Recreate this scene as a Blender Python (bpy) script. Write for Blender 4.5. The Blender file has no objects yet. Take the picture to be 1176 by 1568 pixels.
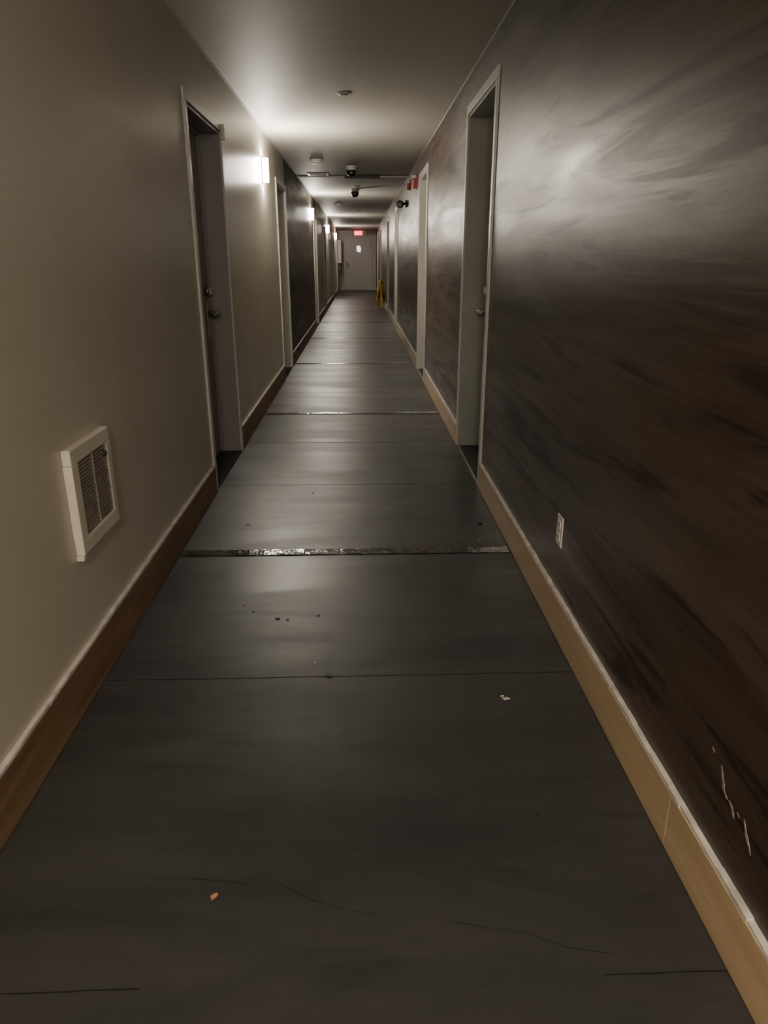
import bpy, bmesh, math, random
from mathutils import Vector, Matrix
random.seed(7)
S=bpy.context.scene
COL=S.collection
XL,XR,H=-0.895,0.74,2.48
Y0,Y1=-6.0,33.0

# ---------------- materials ----------------
def mat(name,col=(.5,.5,.5),rough=.5,metal=0,emit=None,es=0,spec=.5,nscale=None,namt=.15,bump=0,bscale=60,coat=0):
    m=bpy.data.materials.new(name); m.use_nodes=True
    nt=m.node_tree; b=nt.nodes['Principled BSDF']
    b.inputs['Base Color'].default_value=(*col,1)
    b.inputs['Roughness'].default_value=rough
    b.inputs['Metallic'].default_value=metal
    b.inputs['Specular IOR Level'].default_value=spec
    b.inputs['Coat Weight'].default_value=coat
    if emit:
        b.inputs['Emission Color'].default_value=(*emit,1)
        b.inputs['Emission Strength'].default_value=es
    tc=nt.nodes.new('ShaderNodeTexCoord')
    if nscale:
        n=nt.nodes.new('ShaderNodeTexNoise'); n.inputs['Scale'].default_value=nscale; n.inputs['Detail'].default_value=5
        nt.links.new(tc.outputs['Object'],n.inputs['Vector'])
        r=nt.nodes.new('ShaderNodeValToRGB')
        r.color_ramp.elements[0].position=.3; r.color_ramp.elements[1].position=.7
        r.color_ramp.elements[0].color=(*[c*(1-namt) for c in col],1)
        r.color_ramp.elements[1].color=(*[min(1,c*(1+namt)) for c in col],1)
        nt.links.new(n.outputs['Fac'],r.inputs['Fac']); nt.links.new(r.outputs['Color'],b.inputs['Base Color'])
    if bump:
        n2=nt.nodes.new('ShaderNodeTexNoise'); n2.inputs['Scale'].default_value=bscale; n2.inputs['Detail'].default_value=3
        nt.links.new(tc.outputs['Object'],n2.inputs['Vector'])
        bp=nt.nodes.new('ShaderNodeBump'); bp.inputs['Strength'].default_value=bump; bp.inputs['Distance'].default_value=.004
        nt.links.new(n2.outputs['Fac'],bp.inputs['Height']); nt.links.new(bp.outputs['Normal'],b.inputs['Normal'])
    return m

def streak(name,dark,light,scale,rough=(.3,.5),bump=.15,spec=(.5,.5),dist=.6,p=(.35,.75),fine=None,bd=.006,rs=.55,det=7,grain=None,gamt=.35,fb=.05,marks=None,mcol=(.01,.006,.004),mth=(.57,.60),mk=(.04,-.08,-.03),tint=None,mdist=.8):
    """long streaks, scale = xyz stretch of the pattern; grain = finer fibre layer; marks = sparse figure"""
    m=bpy.data.materials.new(name); m.use_nodes=True
    nt=m.node_tree; N=nt.nodes; L=nt.links; b=N['Principled BSDF']
    if tint: b.inputs['Specular Tint'].default_value=(*tint,1)
    tc=N.new('ShaderNodeTexCoord')
    def noise(sc,loc=(0,0,0),detail=7,ro=.55,di=dist):
        mp=N.new('ShaderNodeMapping'); mp.inputs['Scale'].default_value=sc; mp.inputs['Location'].default_value=loc
        L.new(tc.outputs['Object'],mp.inputs['Vector'])
        n=N.new('ShaderNodeTexNoise'); n.inputs['Scale'].default_value=1; n.inputs['Detail'].default_value=detail
        n.inputs['Roughness'].default_value=ro; n.inputs['Distortion'].default_value=di
        L.new(mp.outputs[0],n.inputs['Vector']); return n.outputs['Fac']
    def rng(src,a,c,d,e):
        mr=N.new('ShaderNodeMapRange'); mr.inputs['From Min'].default_value=a; mr.inputs['From Max'].default_value=c
        mr.inputs['To Min'].default_value=d; mr.inputs['To Max'].default_value=e
        L.new(src,mr.inputs['Value']); return mr.outputs[0]
    src=noise(scale,detail=det)
    if grain:
        g=noise(grain,(1,2,3),8,.65,.3)
        mx=N.new('ShaderNodeMix'); mx.inputs[0].default_value=gamt
        L.new(src,mx.inputs[2]); L.new(g,mx.inputs[3]); src=mx.outputs[0]
    r=N.new('ShaderNodeValToRGB')
    r.color_ramp.elements[0].position=p[0]; r.color_ramp.elements[1].position=p[1]
    r.color_ramp.elements[0].color=(*dark,1); r.color_ramp.elements[1].color=(*light,1)
    L.new(src,r.inputs['Fac']); colout=r.outputs['Color']
    sp=rng(src,.42,.58,spec[0],spec[1])
    ro=rng(noise(tuple(s*rs for s in scale),(3,5,7)),.40,.60,rough[0],rough[1])
    height=src
    if marks:
        k=rng(noise(marks,(9,4,2),7,.6,mdist),mth[0],mth[1],0,1)
        mc=N.new('ShaderNodeMix'); mc.data_type='RGBA'; L.new(k,mc.inputs[0]); L.new(colout,mc.inputs[6]); mc.inputs[7].default_value=(*mcol,1)
        colout=mc.outputs[2]
        ma=N.new('ShaderNodeMath'); ma.operation='MULTIPLY_ADD'; L.new(k,ma.inputs[0]); ma.inputs[1].default_value=mk[0]; L.new(ro,ma.inputs[2]); ro=ma.outputs[0]
        mb=N.new('ShaderNodeMath'); mb.operation='MULTIPLY_ADD'; L.new(k,mb.inputs[0]); mb.inputs[1].default_value=mk[1]; L.new(sp,mb.inputs[2]); sp=mb.outputs[0]
        mh=N.new('ShaderNodeMath'); mh.operation='MULTIPLY_ADD'; L.new(k,mh.inputs[0]); mh.inputs[1].default_value=mk[2]; L.new(height,mh.inputs[2]); height=mh.outputs[0]
    L.new(colout,b.inputs['Base Color']); L.new(ro,b.inputs['Roughness']); L.new(sp,b.inputs['Specular IOR Level'])
    add=N.new('ShaderNodeMath'); add.operation='ADD'
    L.new(height,add.inputs[0])
    n2=N.new('ShaderNodeTexNoise'); n2.inputs['Scale'].default_value=fine or 90; n2.inputs['Detail'].default_value=3
    L.new(tc.outputs['Object'],n2.inputs['Vector'])
    ml=N.new('ShaderNodeMath'); ml.operation='MULTIPLY'; ml.inputs[1].default_value=fb
    L.new(n2.outputs['Fac'],ml.inputs[0]); L.new(ml.outputs[0],add.inputs[1])
    bp=N.new('ShaderNodeBump'); bp.inputs['Strength'].default_value=bump; bp.inputs['Distance'].default_value=bd
    L.new(add.outputs[0],bp.inputs['Height']); L.new(bp.outputs['Normal'],b.inputs['Normal'])
    return m

M_left=mat('painted_taupe_wall',(.52,.475,.385),.38,nscale=1.2,namt=.05,bump=.12,bscale=14)
M_ceil=mat('ceiling_paint',(.58,.56,.50),.6,nscale=.8,namt=.04,bump=.08,bscale=9,spec=.4)
M_wood=streak('dark_wood_panel',(.036,.024,.017),(.098,.068,.05),(1,.6,5),rough=(.33,.42),bump=.13,p=(.38,.66),dist=.6,bd=.008,spec=(.36,.52),rs=1.3,grain=(1,1.6,60),gamt=.35,marks=(1,.85,11),mcol=(.028,.018,.013),mth=(.54,.60),mk=(.03,-.09,-.04),tint=(1,.93,.88),mdist=1.0)
M_wood2=streak('dark_wood_panel_far',(.05,.033,.02),(.10,.07,.045),(1,.85,7),rough=(.4,.5),bump=.1,spec=(.2,.35))
M_floor=streak('charcoal_floor_sheet',(.035,.0345,.034),(.060,.059,.057),(.9,4,1),rough=(.36,.45),bump=.12,dist=.9,fine=110,spec=(.38,.46),grain=(9,30,1),gamt=.3,fb=.35,marks=(1.0,6,1),mcol=(.031,.031,.031),mth=(.57,.70),mk=(.03,-.03,-.01))
M_base_l=streak('brown_wood_baseboard',(.15,.09,.045),(.28,.175,.09),(1,1.5,25),rough=(.5,.6),bump=.1)
M_base_r=streak('tan_wood_baseboard',(.47,.34,.20),(.62,.465,.295),(1,1.2,22),rough=(.4,.5),bump=.06)
M_caulk=mat('white_caulk',(.62,.59,.53),.4,nscale=18,namt=.25,bump=.5,bscale=40)
M_black=mat('black_rubber',(.008,.008,.008),.5,bump=.1)
M_seam=mat('seam_dark',(.006,.006,.006),.6,bump=.1)
M_tape=mat('glossy_seam_tape',(.06,.057,.05),.12,spec=1.0,nscale=25,namt=.5,bump=.9,bscale=28)
M_leafL=mat('dark_grey_door_paint',(.19,.175,.16),.38,bump=.1,bscale=25)
M_frL=mat('grey_brown_frame_paint',(.27,.245,.235),.35,bump=.1,bscale=30)
M_frR=mat('grey_green_frame_paint',(.38,.39,.355),.35,nscale=4,namt=.06,bump=.1,bscale=30)
M_leafR=mat('grey_door_paint',(.30,.30,.28),.4,bump=.1,bscale=25)
M_case=mat('casing_offwhite',(.52,.50,.44),.35,bump=.1,bscale=30)
M_endleaf=mat('pale_grey_door',(.50,.49,.47),.35,bump=.05)
M_metal=mat('satin_metal',(.62,.60,.56),.28,1,bump=.05)
M_dmetal=mat('dark_metal',(.42,.40,.38),.28,.9,bump=.05)
M_white=mat('white_plastic',(.68,.65,.58),.4,nscale=20,namt=.06,bump=.05)
M_ivory=mat('aged_ivory_enamel',(.66,.61,.50),.4,nscale=9,namt=.12,bump=.15,bscale=50)
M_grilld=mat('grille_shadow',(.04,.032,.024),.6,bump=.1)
M_grill=mat('grille_louvre',(.30,.265,.20),.45,nscale=30,namt=.2)
M_blk=mat('black_plastic',(.012,.012,.012),.2,bump=.03)
M_red=mat('red_plastic',(.5,.02,.02),.35,bump=.03)
M_exit=mat('exit_red_glow',(.6,.02,.02),.4,emit=(1,.015,.03),es=.55,nscale=8,namt=.1)
M_exitw=mat('exit_letter',(.9,.5,.5),.4,emit=(1,.5,.5),es=1.0,nscale=8,namt=.1)
M_yel=mat('yellow_sign_plastic',(.75,.48,.06),.4,nscale=6,namt=.08)
M_glow=mat('frosted_glass_lit',(1,.95,.88),.3,emit=(1,.91,.78),es=88,nscale=5,namt=.02)
M_glow2=mat('frosted_glass_lit_warm',(1,.9,.8),.3,emit=(1,.88,.73),es=80,nscale=5,namt=.02)
M_fill_wall=mat('added_wall_fill_glow',(1,.9,.8),.3,emit=(1,.88,.73),es=140,nscale=5,namt=.02)
M_fill_dome=mat('added_dome_fill_glow',(1,.9,.8),.3,emit=(1,.88,.73),es=46,nscale=5,namt=.02)
M_chip=mat('pale_chip',(.7,.6,.5),.6,nscale=60)
M_scuff=mat('scuffed_paint',(.34,.29,.25),.55,nscale=90,namt=.5)
M_wchip=mat('wood_chip_orange',(.6,.25,.1),.6,nscale=60)
M_glass=mat('door_lite_glass',(.7,.75,.75),.1,emit=(.8,.9,1),es=.3,nscale=12,namt=.3)

# ---------------- mesh helpers ----------------
class B:
    def __init__(s,name,mats):
        s.bm=bmesh.new(); s.name=name; s.mats=mats
    def box(s,x0,x1,y0,y1,z0,z1,mi=0,bev=0):
        r=bmesh.ops.create_cube(s.bm,size=1)
        vs=r['verts']
        bmesh.ops.scale(s.bm,vec=(abs(x1-x0),abs(y1-y0),abs(z1-z0)),verts=vs)
        bmesh.ops.translate(s.bm,vec=((x0+x1)/2,(y0+y1)/2,(z0+z1)/2),verts=vs)
        fs=set(f for v in vs for f in v.link_faces)
        for f in fs: f.material_index=mi
        if bev:
            es=list(set(e for v in vs for e in v.link_edges))
            rr=bmesh.ops.bevel(s.bm,geom=es,offset=bev,segments=2,affect='EDGES',profile=.5)
            for f in rr['faces']: f.material_index=mi
        return vs
    def cyl(s,c,r1,r2,h,axis='Z',mi=0,seg=28,smooth=True):
        r=bmesh.ops.create_cone(s.bm,cap_ends=True,segments=seg,radius1=r1,radius2=r2,depth=h)
        vs=r['verts']
        if axis=='X': bmesh.ops.rotate(s.bm,verts=vs,cent=(0,0,0),matrix=Matrix.Rotation(math.pi/2,3,'Y'))
        if axis=='Y': bmesh.ops.rotate(s.bm,verts=vs,cent=(0,0,0),matrix=Matrix.Rotation(-math.pi/2,3,'X'))
        bmesh.ops.translate(s.bm,vec=c,verts=vs)
        for f in set(f for v in vs for f in v.link_faces):
            f.material_index=mi; f.smooth=len(f.verts)==4
        return vs
    def sph(s,c,r,mi=0,sc=(1,1,1)):
        q=bmesh.ops.create_uvsphere(s.bm,u_segments=24,v_segments=16,radius=r)
        vs=q['verts']
        bmesh.ops.scale(s.bm,vec=sc,verts=vs)
        bmesh.ops.translate(s.bm,vec=c,verts=vs)
        for f in set(f for v in vs for f in v.link_faces):
            f.material_index=mi; f.smooth=True
        return vs
    def prism(s,pts,y0,y1,mi=0,plane='XZ'):
        def P(a,b,t):
            return (a,t,b) if plane=='XZ' else ((t,a,b) if plane=='YZ' else (a,b,t))
        v0=[s.bm.verts.new(P(a,b,y0)) for a,b in pts]; v1=[s.bm.verts.new(P(a,b,y1)) for a,b in pts]
        fs=[s.bm.faces.new(v0),s.bm.faces.new(v1[::-1])]
        n=len(pts)
        for i in range(n):
            fs.append(s.bm.faces.new((v0[i],v1[i],v1[(i+1)%n],v0[(i+1)%n])))
        for f in fs: f.material_index=mi
        bmesh.ops.recalc_face_normals(s.bm,faces=fs)
        return v0+v1
    def done(s,parent=None,loc=None,rotz=None):
        me=bpy.data.meshes.new(s.name); s.bm.to_mesh(me); s.bm.free()
        o=bpy.data.objects.new(s.name,me); COL.objects.link(o)
        for m in s.mats: me.materials.append(m)
        if loc: o.location=loc
        if rotz: o.rotation_euler[2]=rotz
        if parent: o.parent=parent
        return o
def empty(name):
    e=bpy.data.objects.new(name,None); COL.objects.link(e); e.empty_display_size=.1; return e

# ---------------- shell ----------------
LD=[(4.17,5.13),(8.42,9.38),(14.95,15.9),(19.1,20.05),(25.6,26.55),(29.7,30.6)]
RD=[(4.22,5.23),(8.22,9.2),(14.3,15.3),(18.5,19.5),(24.8,25.8),(29.0,30.0)]
HL,HR=2.12,2.24
WT=.22
def wall(name,x,sgn,doors,hh,segmat,mats):
    b=B(name,mats)
    x1=x+sgn*WT
    cur=Y0-.2
    for i,(a,c) in enumerate(doors):
        b.box(x,x1,cur,a,0,H,segmat(i))
        b.box(x,x1,a,c,hh,H,segmat(i))
        b.box(x+sgn*.19,x1,a,c,0,hh,0)
        cur=c
    b.box(x,x1,cur,Y1+.2,0,H,segmat(len(doors)))
    return b.done()
wall('wall_left',XL,-1,LD,HL,lambda i:1 if i in(2,) else 0,[M_left,M_wood2])
wall('wall_right',XR,1,RD,HR,lambda i:0,[M_wood,M_wood2])
b=B('floor',[M_floor]); b.box(XL-.25,XR+.25,Y0-.2,Y1+.2,-.1,0); b.done()
b=B('ceiling',[M_ceil]); b.box(XL-.25,XR+.25,Y0-.2,Y1+.2,H,H+.1); b.done()
b=B('wall_end',[M_left]); b.box(XL,XR,Y1,Y1+.2,0,H); b.done()
b=B('wall_back',[M_left]); b.box(XL,XR,Y0-.2,Y0,0,H); b.done()

b=B('trim_1',[M_caulk]); b.box(XR-.004,XR,Y0,Y1,H-.004,H); b.done()
b=B('trim_2',[M_ceil]); b.box(XL,XL+.006,Y0,Y1,H-.008,H); b.done()

def baseboard(name,x,sgn,doors,top,m,cw):
    b=B(name,[m,M_caulk,M_seam])
    cur=Y0
    segs=[]
    for a,c in doors:
        segs.append((cur,a-cw)); cur=c+cw
    segs.append((cur,Y1))
    for a,c in segs:
        y=a
        while y<c:
            e=min(c,y+2.44)
            if name=='baseboard_right' and a<0:
                e=1.32 if y<1.3 else c
            b.box(x,x-sgn*.016,y+.0012,e-.0012,.002,top-.012,0,.002)
            y=e
        n=max(2,int((c-a)/.06)); 
        for k in range(n):
            ya=a+(c-a)*k/n; yb=a+(c-a)*(k+1)/n
            t=top-.0125+random.uniform(.008,.0115)
            d=.013+random.uniform(0,.003)
            b.box(x,x-sgn*d,ya,yb+.0005,top-.0125,t,1)
    return b.done()
baseboard('baseboard_left',XL,-1,LD,.18,M_base_l,.05)
baseboard('baseboard_right',XR,1,RD,.165,M_base_r,.05)

# ---------------- corridor doors ----------------
def corridor_door(idx,side,a,c,hh,dark):
    e=empty('door_%d'%idx)
    if side=='L': x,s=XL,-1
    else: x,s=XR,1
    fr = (M_frL if side=='L' else M_frR) if dark else M_case
    lf = M_leafL if side=='L' else M_leafR
    depth=.14 if side=='L' else .165
    xl=x+s*depth
    cw,cp=.05,.014
    b=B('jamb',[fr])
    b.box(x-s*.002,xl+s*.03,a,a+.02,0.002,hh-.0201)
    b.box(x-s*.002,xl+s*.03,c-.02,c,0.002,hh-.0201)
    b.box(x-s*.002,xl+s*.03,a,c,hh-.02,hh)
    b.box(xl-s*.0,xl-s*.018,a+.02,a+.035,.002,hh-.0351); b.box(xl,xl-s*.018,c-.035,c-.02,.002,hh-.0351); b.box(xl,xl-s*.018,a+.02,c-.02,hh-.035,hh-.02)
    b.done(e)
    b=B('casing',[M_case])
    b.box(x,x-s*cp,a-cw,a+.004,.002,hh-.004,0,.002)
    b.box(x,x-s*cp,c-.004,c+cw,.002,hh-.004,0,.002)
    b.box(x,x-s*cp,a-cw,c+cw,hh-.004,hh+cw,0,.002)
    b.done(e)
    b=B('leaf',[lf,M_dmetal])
    b.box(xl,xl+s*.045,a+.021,c-.021,.012,hh-.022,0,.002)
    for z in(.25,1.1,hh-.3):
        b.cyl((xl-s*.004,a+.04,z),.008,.008,.09,'Z',1,12)
    b.done(e)
    hy=c-.13; hz=1.0
    b=B('lever_handle',[M_dmetal if side=='L' else M_metal,M_metal])
    b.box(xl,xl-s*.010,hy-.032,hy+.032,hz-.17,hz+.075,0,.003)
    b.cyl((xl-s*.04,hy,hz),.014,.014,.08,'X',0)
    b.box(xl-s*.064,xl-s*.088,hy-.135,hy+.018,hz-.013,hz+.013,0,.006)
    b.cyl((xl-s*.016,hy,hz+.14),.030,.027,.032,'X',0)
    b.box(xl-s*.030,xl-s*.046,hy-.007,hy+.007,hz+.115,hz+.165,0,.003)
    b.done(e)
    b=B('threshold',[M_black,M_metal])
    b.box(x+s*.002,xl+s*.03,a+.02,c-.02,.001,.007,0)
    b.box(x-s*.006,x+s*.004,a+.02,c-.02,.001,.009,1 if side=='R' else 0)
    b.done(e)
    if side=='L' and idx==1:
        b=B('door_contact_sensor',[M_white])
        b.box(x-s*.014,x-s*.034,c+.006,c+.04,hh-.05,hh+.04,0,.004); b.done(e)
k=1
for i in range(6):
    corridor_door(k,'L',*LD[i],HL,i==0); k+=1
    corridor_door(k,'R',*RD[i],HR,i==0); k+=1

# ---------------- end door ----------------
e=empty('door_%d'%k)
b=B('frame',[M_case])
b.box(-.68,-.61,Y1-.03,Y1-.001,.001,2.15,0,.004); b.box(.53,.60,Y1-.03,Y1-.001,.001,2.15,0,.004); b.box(-.68,.60,Y1-.03,Y1-.001,2.15,2.22,0,.004)
b.done(e)
b=B('leaf',[M_endleaf,M_metal])
b.box(-.609,.529,Y1-.022,Y1-.001,.012,2.149,0,.003)
b.box(-.58,.50,Y1-.026,Y1-.021,.03,.26,0,.001)
for z in(.3,1.1,1.9): b.cyl((.53,Y1-.03,z),.012,.012,.12,'Z',1,12)
b.done(e)
b=B('window_lite',[M_dmetal,M_glass]); b.prism([(-.10,1.62),(.06,1.58),(.09,1.74),(.04,1.86),(-.11,1.84)],Y1-.028,Y1-.022,1); b.done(e)
b=B('push_handle',[M_blk]); b.box(-.56,-.50,Y1-.05,Y1-.02,.95,1.2,0,.004); b.box(-.5,-.40,Y1-.06,Y1-.045,1.04,1.065,0,.004); b.done(e)
b=B('trim_3',[M_case,M_seam])
for i in range(11):
    b.box(.61,XR-.002,Y1-.035,Y1-.001,.2+i*.205,.2+i*.205+.19,0,.004)
b.done()

# ---------------- floor seams and tapes ----------------
b=B('trim_floor_seams',[M_seam])
y=2.09-1.09*6
tapeY=[]
while y<Y1-.3:
    if (round((y-3.18)/1.09))%3==0: tapeY.append(y)
    else:
        pts=26
        for q in range(pts):
            xa=XL+.018+(XR-XL-.036)*q/pts; xb=XL+.018+(XR-XL-.036)*(q+1)/pts
            if abs(y-1.0)<.02 and -.5<xa<.42: continue
            o=random.uniform(-.0012,.0012); w=random.uniform(.0014,.0028)
            if abs(y-1.0)<.02: w*=.5
            b.box(xa,xb,y+o-w,y+o+w,-.001,.0008,0)
    y+=1.09
cr=[(-.52,1.27),(-.40,1.262),(-.286,1.245),(-.197,1.24),(-.14,1.205),(-.088,1.18),(0,1.155),(.09,1.15),(.187,1.13),(.26,1.112),(.33,1.10),(.42,1.06),(.5,1.045)]
for (xa,ya),(xb,yb) in zip(cr,cr[1:]):
    w=random.uniform(.0003,.0009)
    vs=[b.bm.verts.new(p) for p in((xa,ya-w,.0004),(xb,yb-w,.0004),(xb,yb+w,.0004),(xa,ya+w,.0004))]
    b.bm.faces.new(vs)
b.done()
for y in tapeY:
    b=B('floor_seam_tape',[M_tape,M_metal,M_seam])
    x=XL+.02
    b.box(x,XR-.02,y-.040,y+.040,0,.0012,2)
    while x<XR-.05:
        w=random.uniform(.12,.32); x2=min(XR-.02,x+w)
        nx,ny=10,4
        g=[[None]*(ny+1) for _ in range(nx+1)]
        d=random.uniform(-.003,.003)
        for ix in range(nx+1):
            for iy in range(ny+1):
                g[ix][iy]=b.bm.verts.new((x+.004+(x2-x-.008)*ix/nx, y+d-.034+.068*iy/ny+random.uniform(-.002,.002), .0022+random.uniform(0,.0026)))
        for ix in range(nx):
            for iy in range(ny):
                f=b.bm.faces.new((g[ix][iy],g[ix+1][iy],g[ix+1][iy+1],g[ix][iy+1])); f.material_index=0; f.smooth=True
        x=x2
    b.done()

# ---------------- wall sconces ----------------
def sconce(y,z,m,x=XL,flip=1):
    b=B('wall_sconce',[m,M_metal])
    n=16; R=.042; h=.10
    pts=[(R*1.15*math.sin(math.pi*t/n), -R*math.cos(math.pi*t/n)) for t in range(n+1)]
    prof=[(flip*(p[0]+.012),p[1]) for p in pts]
    prof=[(flip*.012,-R)]+prof[1:-1]+[(flip*.012,R)]
    b.prism(prof,-h,h,0,'XY')
    b.box(flip*.0005,flip*.012,-.05,.05,-h-.015,h+.015,1,.003)
    return b.done(loc=(x,y,z))
for y in (7.3,14.3,21.4,28.4): sconce(y,2.12,M_glow)
sconce(-2.6,2.12,M_glow2)
sconce(-1.4,2.12,M_fill_wall,XR,-1)  # added fill light in sconce shape, behind camera, brightens the left wall
b=B('added_fill_dome',[M_fill_dome,M_metal])  # unseen dome added behind camera to brighten near walls and floor
b.cyl((-.08,-1.6,H-.013),.17,.17,.024,'Z',1,40)
vs=b.sph((-.08,-1.6,H-.026),.155,0,(1,1,.5))
b.done()

# ---------------- wall heater (left) ----------------
e=empty('wall_heater_vent')
b=B('frame',[M_ivory])
ya,yb,za,zb=2.06,2.40,.47,.81; t=.05; p=.028
x0=XL+.0005
b.box(x0,x0+p,ya,yb,zb-t,zb,0,.004); b.box(x0,x0+p,ya,yb,za,za+t,0,.004)
b.box(x0,x0+p,ya,ya+t,za+t,zb-t,0,.002); b.box(x0,x0+p,yb-.035,yb,za+t,zb-t,0,.002)
b.box(x0,x0+p-.004,ya-.003,ya+.02,za-.016,za-.0002,0,.003)
b.done(e)
b=B('grille',[M_grilld,M_grill])
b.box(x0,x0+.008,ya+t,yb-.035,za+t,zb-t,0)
for i in range(20):
    z=za+t+.004+i*(zb-za-2*t-.006)/20
    vs=b.box(x0+.008,x0+.024,ya+t,yb-.035,z,z+.0055,1)
for i in range(3):
    y=ya+t+i*(yb-.035-ya-t)/2
    b.box(x0+.008,x0+.026,y-.003,y+.003,za+t,zb-t,1)
b.box(x0+.02,x0+.034,yb-.075,yb-.055,zb-.085,zb-.07,0,.002)
b.done(e)

# ---------------- outlet (right) ----------------
e=empty('wall_outlet')
b=B('cover_plate',[M_white]); b.box(XR-.006,XR-.0005,2.395,2.465,.335,.452,0,.0025); b.done(e)
b=B('receptacles',[M_white,M_seam,M_metal])
for z in(.368,.419):
    b.box(XR-.009,XR-.005,2.413,2.447,z-.014,z+.014,0,.003)
    b.box(XR-.0095,XR-.0085,2.421,2.424,z-.003,z+.008,1); b.box(XR-.0095,XR-.0085,2.436,2.439,z-.003,z+.008,1)
    b.cyl((XR-.009,2.43,z-.008),.0025,.0025,.001,'X',1,10)
b.cyl((XR-.0065,2.43,.3935),.003,.003,.002,'X',2,10)
b.done(e)

# ---------------- ceiling fixtures ----------------
def sprink(x,y):
    b=B('sprinkler_cover',[M_white,M_metal])
    b.cyl((x,y,H-.005),.05,.05,.008,'Z',0); b.cyl((x,y,H-.012),.03,.034,.008,'Z',1)
    b.done()
for x,y in((-.1,5.87),(-.02,12.9),(0.0,19.5),(0,25)): sprink(x,y)
def smoke(x,y):
    b=B('smoke_detector',[M_white,M_blk])
    b.cyl((x,y,H-.0085),.085,.085,.016,'Z',0); b.cyl((x,y,H-.028),.06,.078,.024,'Z',0); b.cyl((x,y,H-.043),.038,.045,.008,'Z',0)
    b.cyl((x,y,H-.036),.05,.05,.006,'Z',1)
    b.done()
smoke(-.51,9.6); smoke(-.45,17)
def ccam(x,y,s=1):
    b=B('dome_security_camera',[M_white,M_blk])
    b.cyl((x,y,H-.0105),.06*s,.062*s,.02,'Z',0); b.cyl((x,y,H-.035),.05*s,.056*s,.03,'Z',0)
    b.sph((x,y,H-.072),.052*s,1); b.cyl((x,y-.047*s,H-.085),.02,.02,.02,'Y',1)
    b.done()
ccam(-.09,10.2,1.15)
ccam(-.06,13.4,1.3)
b=B('ceiling_raceway',[M_ceil,M_blk])
b.box(XL+.01,XR-.01,11.38,11.41,H-.018,H-.0005,0,.004)
b.box(-.2,.32,11.36,11.43,H-.030,H-.0005,1,.004)
b.done()
b=B('ceiling_vent',[M_white,M_grilld])
b.box(-.72,-.42,11.0,11.3,H-.012,H-.0005,0,.003)
for i in range(7): b.box(-.69,-.45,11.03+i*.036,11.045+i*.036,H-.015,H-.011,1)
b.done()

b=B('fire_alarm_strobe',[M_red,M_white])
b.box(XR-.012,XR-.0005,9.75,9.87,2.17,2.35,0,.004); b.box(XR-.05,XR-.012,9.76,9.86,2.18,2.29,0,.01); b.box(XR-.06,XR-.012,9.78,9.84,2.30,2.335,1,.006)
b.done()
b=B('fire_alarm_strobe',[M_red,M_white])
b.box(XR-.012,XR-.0005,10.9,11.0,2.25,2.38,0,.004); b.box(XR-.05,XR-.012,10.91,10.99,2.26,2.34,0,.01); b.box(XR-.055,XR-.012,10.93,10.98,2.345,2.37,1,.004)
b.done()
b=B('bullet_security_camera',[M_blk,M_white])
b.cyl((XR-.012,11.7,2.13),.055,.05,.024,'X',0); b.cyl((XR-.05,11.7,2.13),.018,.018,.07,'X',0)
b.sph((XR-.11,11.68,2.12),.062,0,(1,1.25,.9)); b.cyl((XR-.12,11.6,2.11),.04,.036,.05,'Y',0)
b.done()

e=empty('exit_sign')
b=B('housing',[M_red,M_exit]); 
b.box(-.19,.15,31.0,31.06,2.22,2.40,1,.006); b.cyl((-.02,31.03,2.44),.012,.012,.08,'Z',0); b.box(-.1,.06,31.0,31.06,H-.012,H-.0005,0,.003); b.done(e)
b=B('letters',[M_exitw])
yy0,yy1=30.992,31.0; z0,z1=2.26,2.36
def bar(x0,x1,a,c): b.box(x0,x1,yy0,yy1,a,c)
bar(-.165,-.153,z0,z1); 
for z in(z0,.5*(z0+z1)-.006,z1-.012): bar(-.165,-.115,z,z+.012)
b.prism([(-.095,z0),(-.08,z0),(-.035,z1),(-.05,z1)],yy0,yy1); b.prism([(-.05,z0),(-.035,z0),(-.08,z1),(-.095,z1)],yy0+.0005,yy1)
bar(-.01,.004,z0,z1); bar(.05,.062,z0,z1); bar(.025,.09,z1-.012,z1)
b.done(e)

b=B('electrical_cabinet',[M_white,M_blk])
b.box(XL+.0005,XL+.15,31.2,31.75,1.15,2.05,0,.008); b.box(XL+.15,XL+.156,31.23,31.72,1.18,2.02,0,.003); b.box(XL+.156,XL+.17,31.27,31.3,1.55,1.65,1,.003)
b.box(XL+.0005,XL+.12,31.3,31.6,.85,1.05,1,.008)
b.done()

e=empty('wet_floor_sign'); e.location=(.62,21.3,0); e.rotation_euler=(0,0,math.radians(62))
b=B('panels',[M_yel,M_seam])
for sg in(-1,1):
    pts=[(-.14,0.0),(-.10,0.0),(-.09,.04),(.09,.04),(.10,0),(.14,0),(.085,.72),(.05,.76),(-.05,.76),(-.085,.72)]
    vs=b.prism(pts,-.008,.008,0)
    bmesh.ops.rotate(b.bm,verts=vs,cent=(0,0,.76),matrix=Matrix.Rotation(sg*math.radians(9),3,'X'))
    vs=b.prism([(-.045,.66),(.045,.66),(.04,.70),(-.04,.70)],-.0095,.0095,1)
    bmesh.ops.rotate(b.bm,verts=vs,cent=(0,0,.76),matrix=Matrix.Rotation(sg*math.radians(9),3,'X'))
    vs=b.prism([(-.06,.25),(.06,.25),(0,.45)],-.0095,.0095,1)
    bmesh.ops.rotate(b.bm,verts=vs,cent=(0,0,.76),matrix=Matrix.Rotation(sg*math.radians(9),3,'X'))
bmesh.ops.translate(b.bm,vec=(0,0,.012),verts=b.bm.verts[:])
b.done(e)

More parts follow.
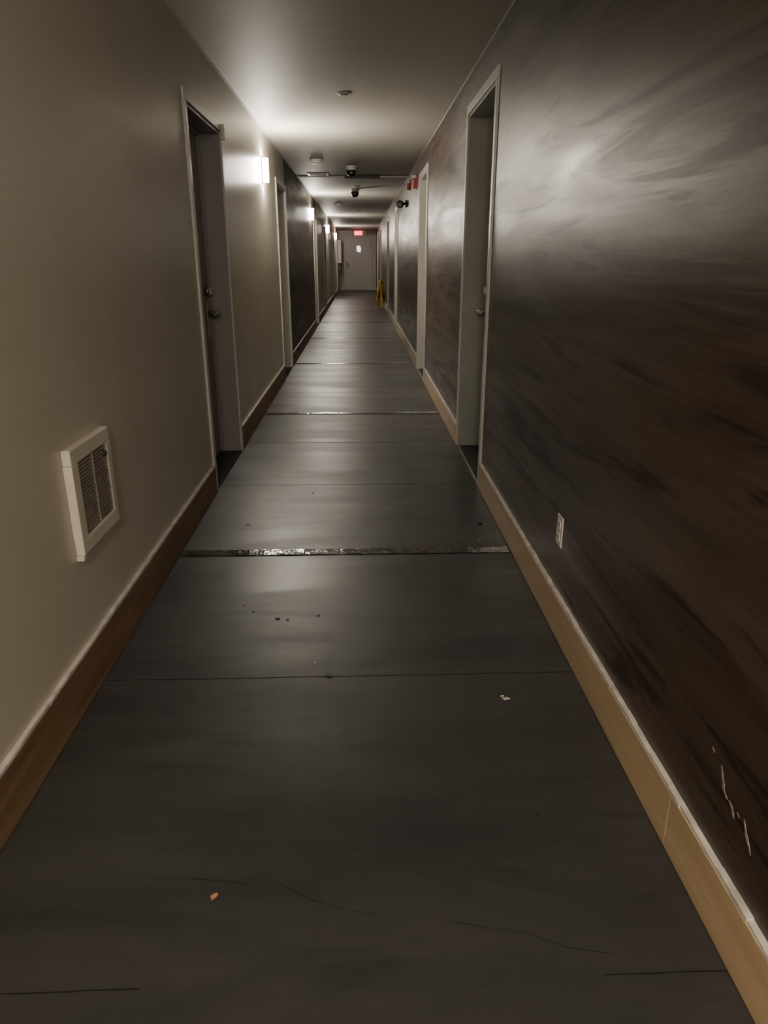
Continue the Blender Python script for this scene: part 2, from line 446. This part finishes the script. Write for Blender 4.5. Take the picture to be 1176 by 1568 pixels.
# ---------------- debris & scuffs ----------------
def chip(bb,x,y,r,mi,h=.003,el=1.5,rot=0):
    n=9; c,s=math.cos(rot),math.sin(rot)
    pts=[]
    for i in range(n):
        a=2*math.pi*i/n; rr=r*random.uniform(.6,1.1)
        px,py=rr*el*math.cos(a),rr*math.sin(a)
        pts.append((x+px*c-py*s,y+px*s+py*c))
    bb.prism(pts,.0003,h,mi,'XY')
b=B('floor_debris',[M_chip,M_wchip,M_black])
chip(b,.462,1.94,.008,0); chip(b,.452,1.955,.004,0)
chip(b,-.342,1.21,.006,1,.004,1.8,.9); chip(b,.636,3.54,.009,2,.008,1.2); chip(b,.641,3.555,.004,0)
chip(b,-.341,2.51,.008,2); chip(b,-.30,2.50,.004,2); chip(b,-.613,3.57,.008,2); chip(b,-.12,2.095,.014,2,.003,1.3); chip(b,-.30,4.1,.005,2); chip(b,-.18,2.53,.004,2)
for _ in range(45):
    chip(b,random.uniform(-.8,.65),random.uniform(1.1,9),random.uniform(.001,.0025),random.choice([0,2]))
b.done()
b=B('wall_scuff_marks',[M_scuff])
def scuff(path,w):
    up=[];dn=[]
    n=len(path)
    for i,(y,z) in enumerate(path):
        ww=w*(.25+.75*math.sin(math.pi*(i+.3)/(n-.4)))*random.uniform(.6,1.2)
        up.append((y-ww,z+ww*.4)); dn.append((y+ww,z-ww*.4))
    b.prism(up+dn[::-1],XR-.0008,XR+.0008,0,'YZ')
scuff([(1.175,.36),(1.168,.348),(1.163,.338),(1.155,.327),(1.152,.318),(1.142,.312),(1.135,.308)],.0045)
scuff([(1.128,.312),(1.118,.309),(1.108,.300),(1.102,.290)],.004)
scuff([(1.07,.318),(1.062,.307),(1.055,.295),(1.048,.288),(1.038,.279),(1.030,.268)],.004)
scuff([(1.22,.372),(1.214,.370),(1.208,.365)],.0025)
scuff([(1.095,.312),(1.09,.309),(1.084,.306)],.0015)
b.done()

# ---------------- world, camera ----------------
w=bpy.data.worlds.new('World'); S.world=w; w.use_nodes=True
w.node_tree.nodes['Background'].inputs[0].default_value=(.02,.02,.02,1)
w.node_tree.nodes['Background'].inputs[1].default_value=.1
cam=bpy.data.cameras.new('Camera'); co=bpy.data.objects.new('Camera',cam); COL.objects.link(co)
co.location=(0,0,1.35); co.rotation_euler=(math.radians(90-19.8),0,math.radians(-1.9))
cam.sensor_fit='VERTICAL'; cam.sensor_height=36; cam.lens=24.8; cam.clip_start=.02
S.camera=co
S.view_settings.view_transform='AgX'
S.view_settings.exposure=2.55
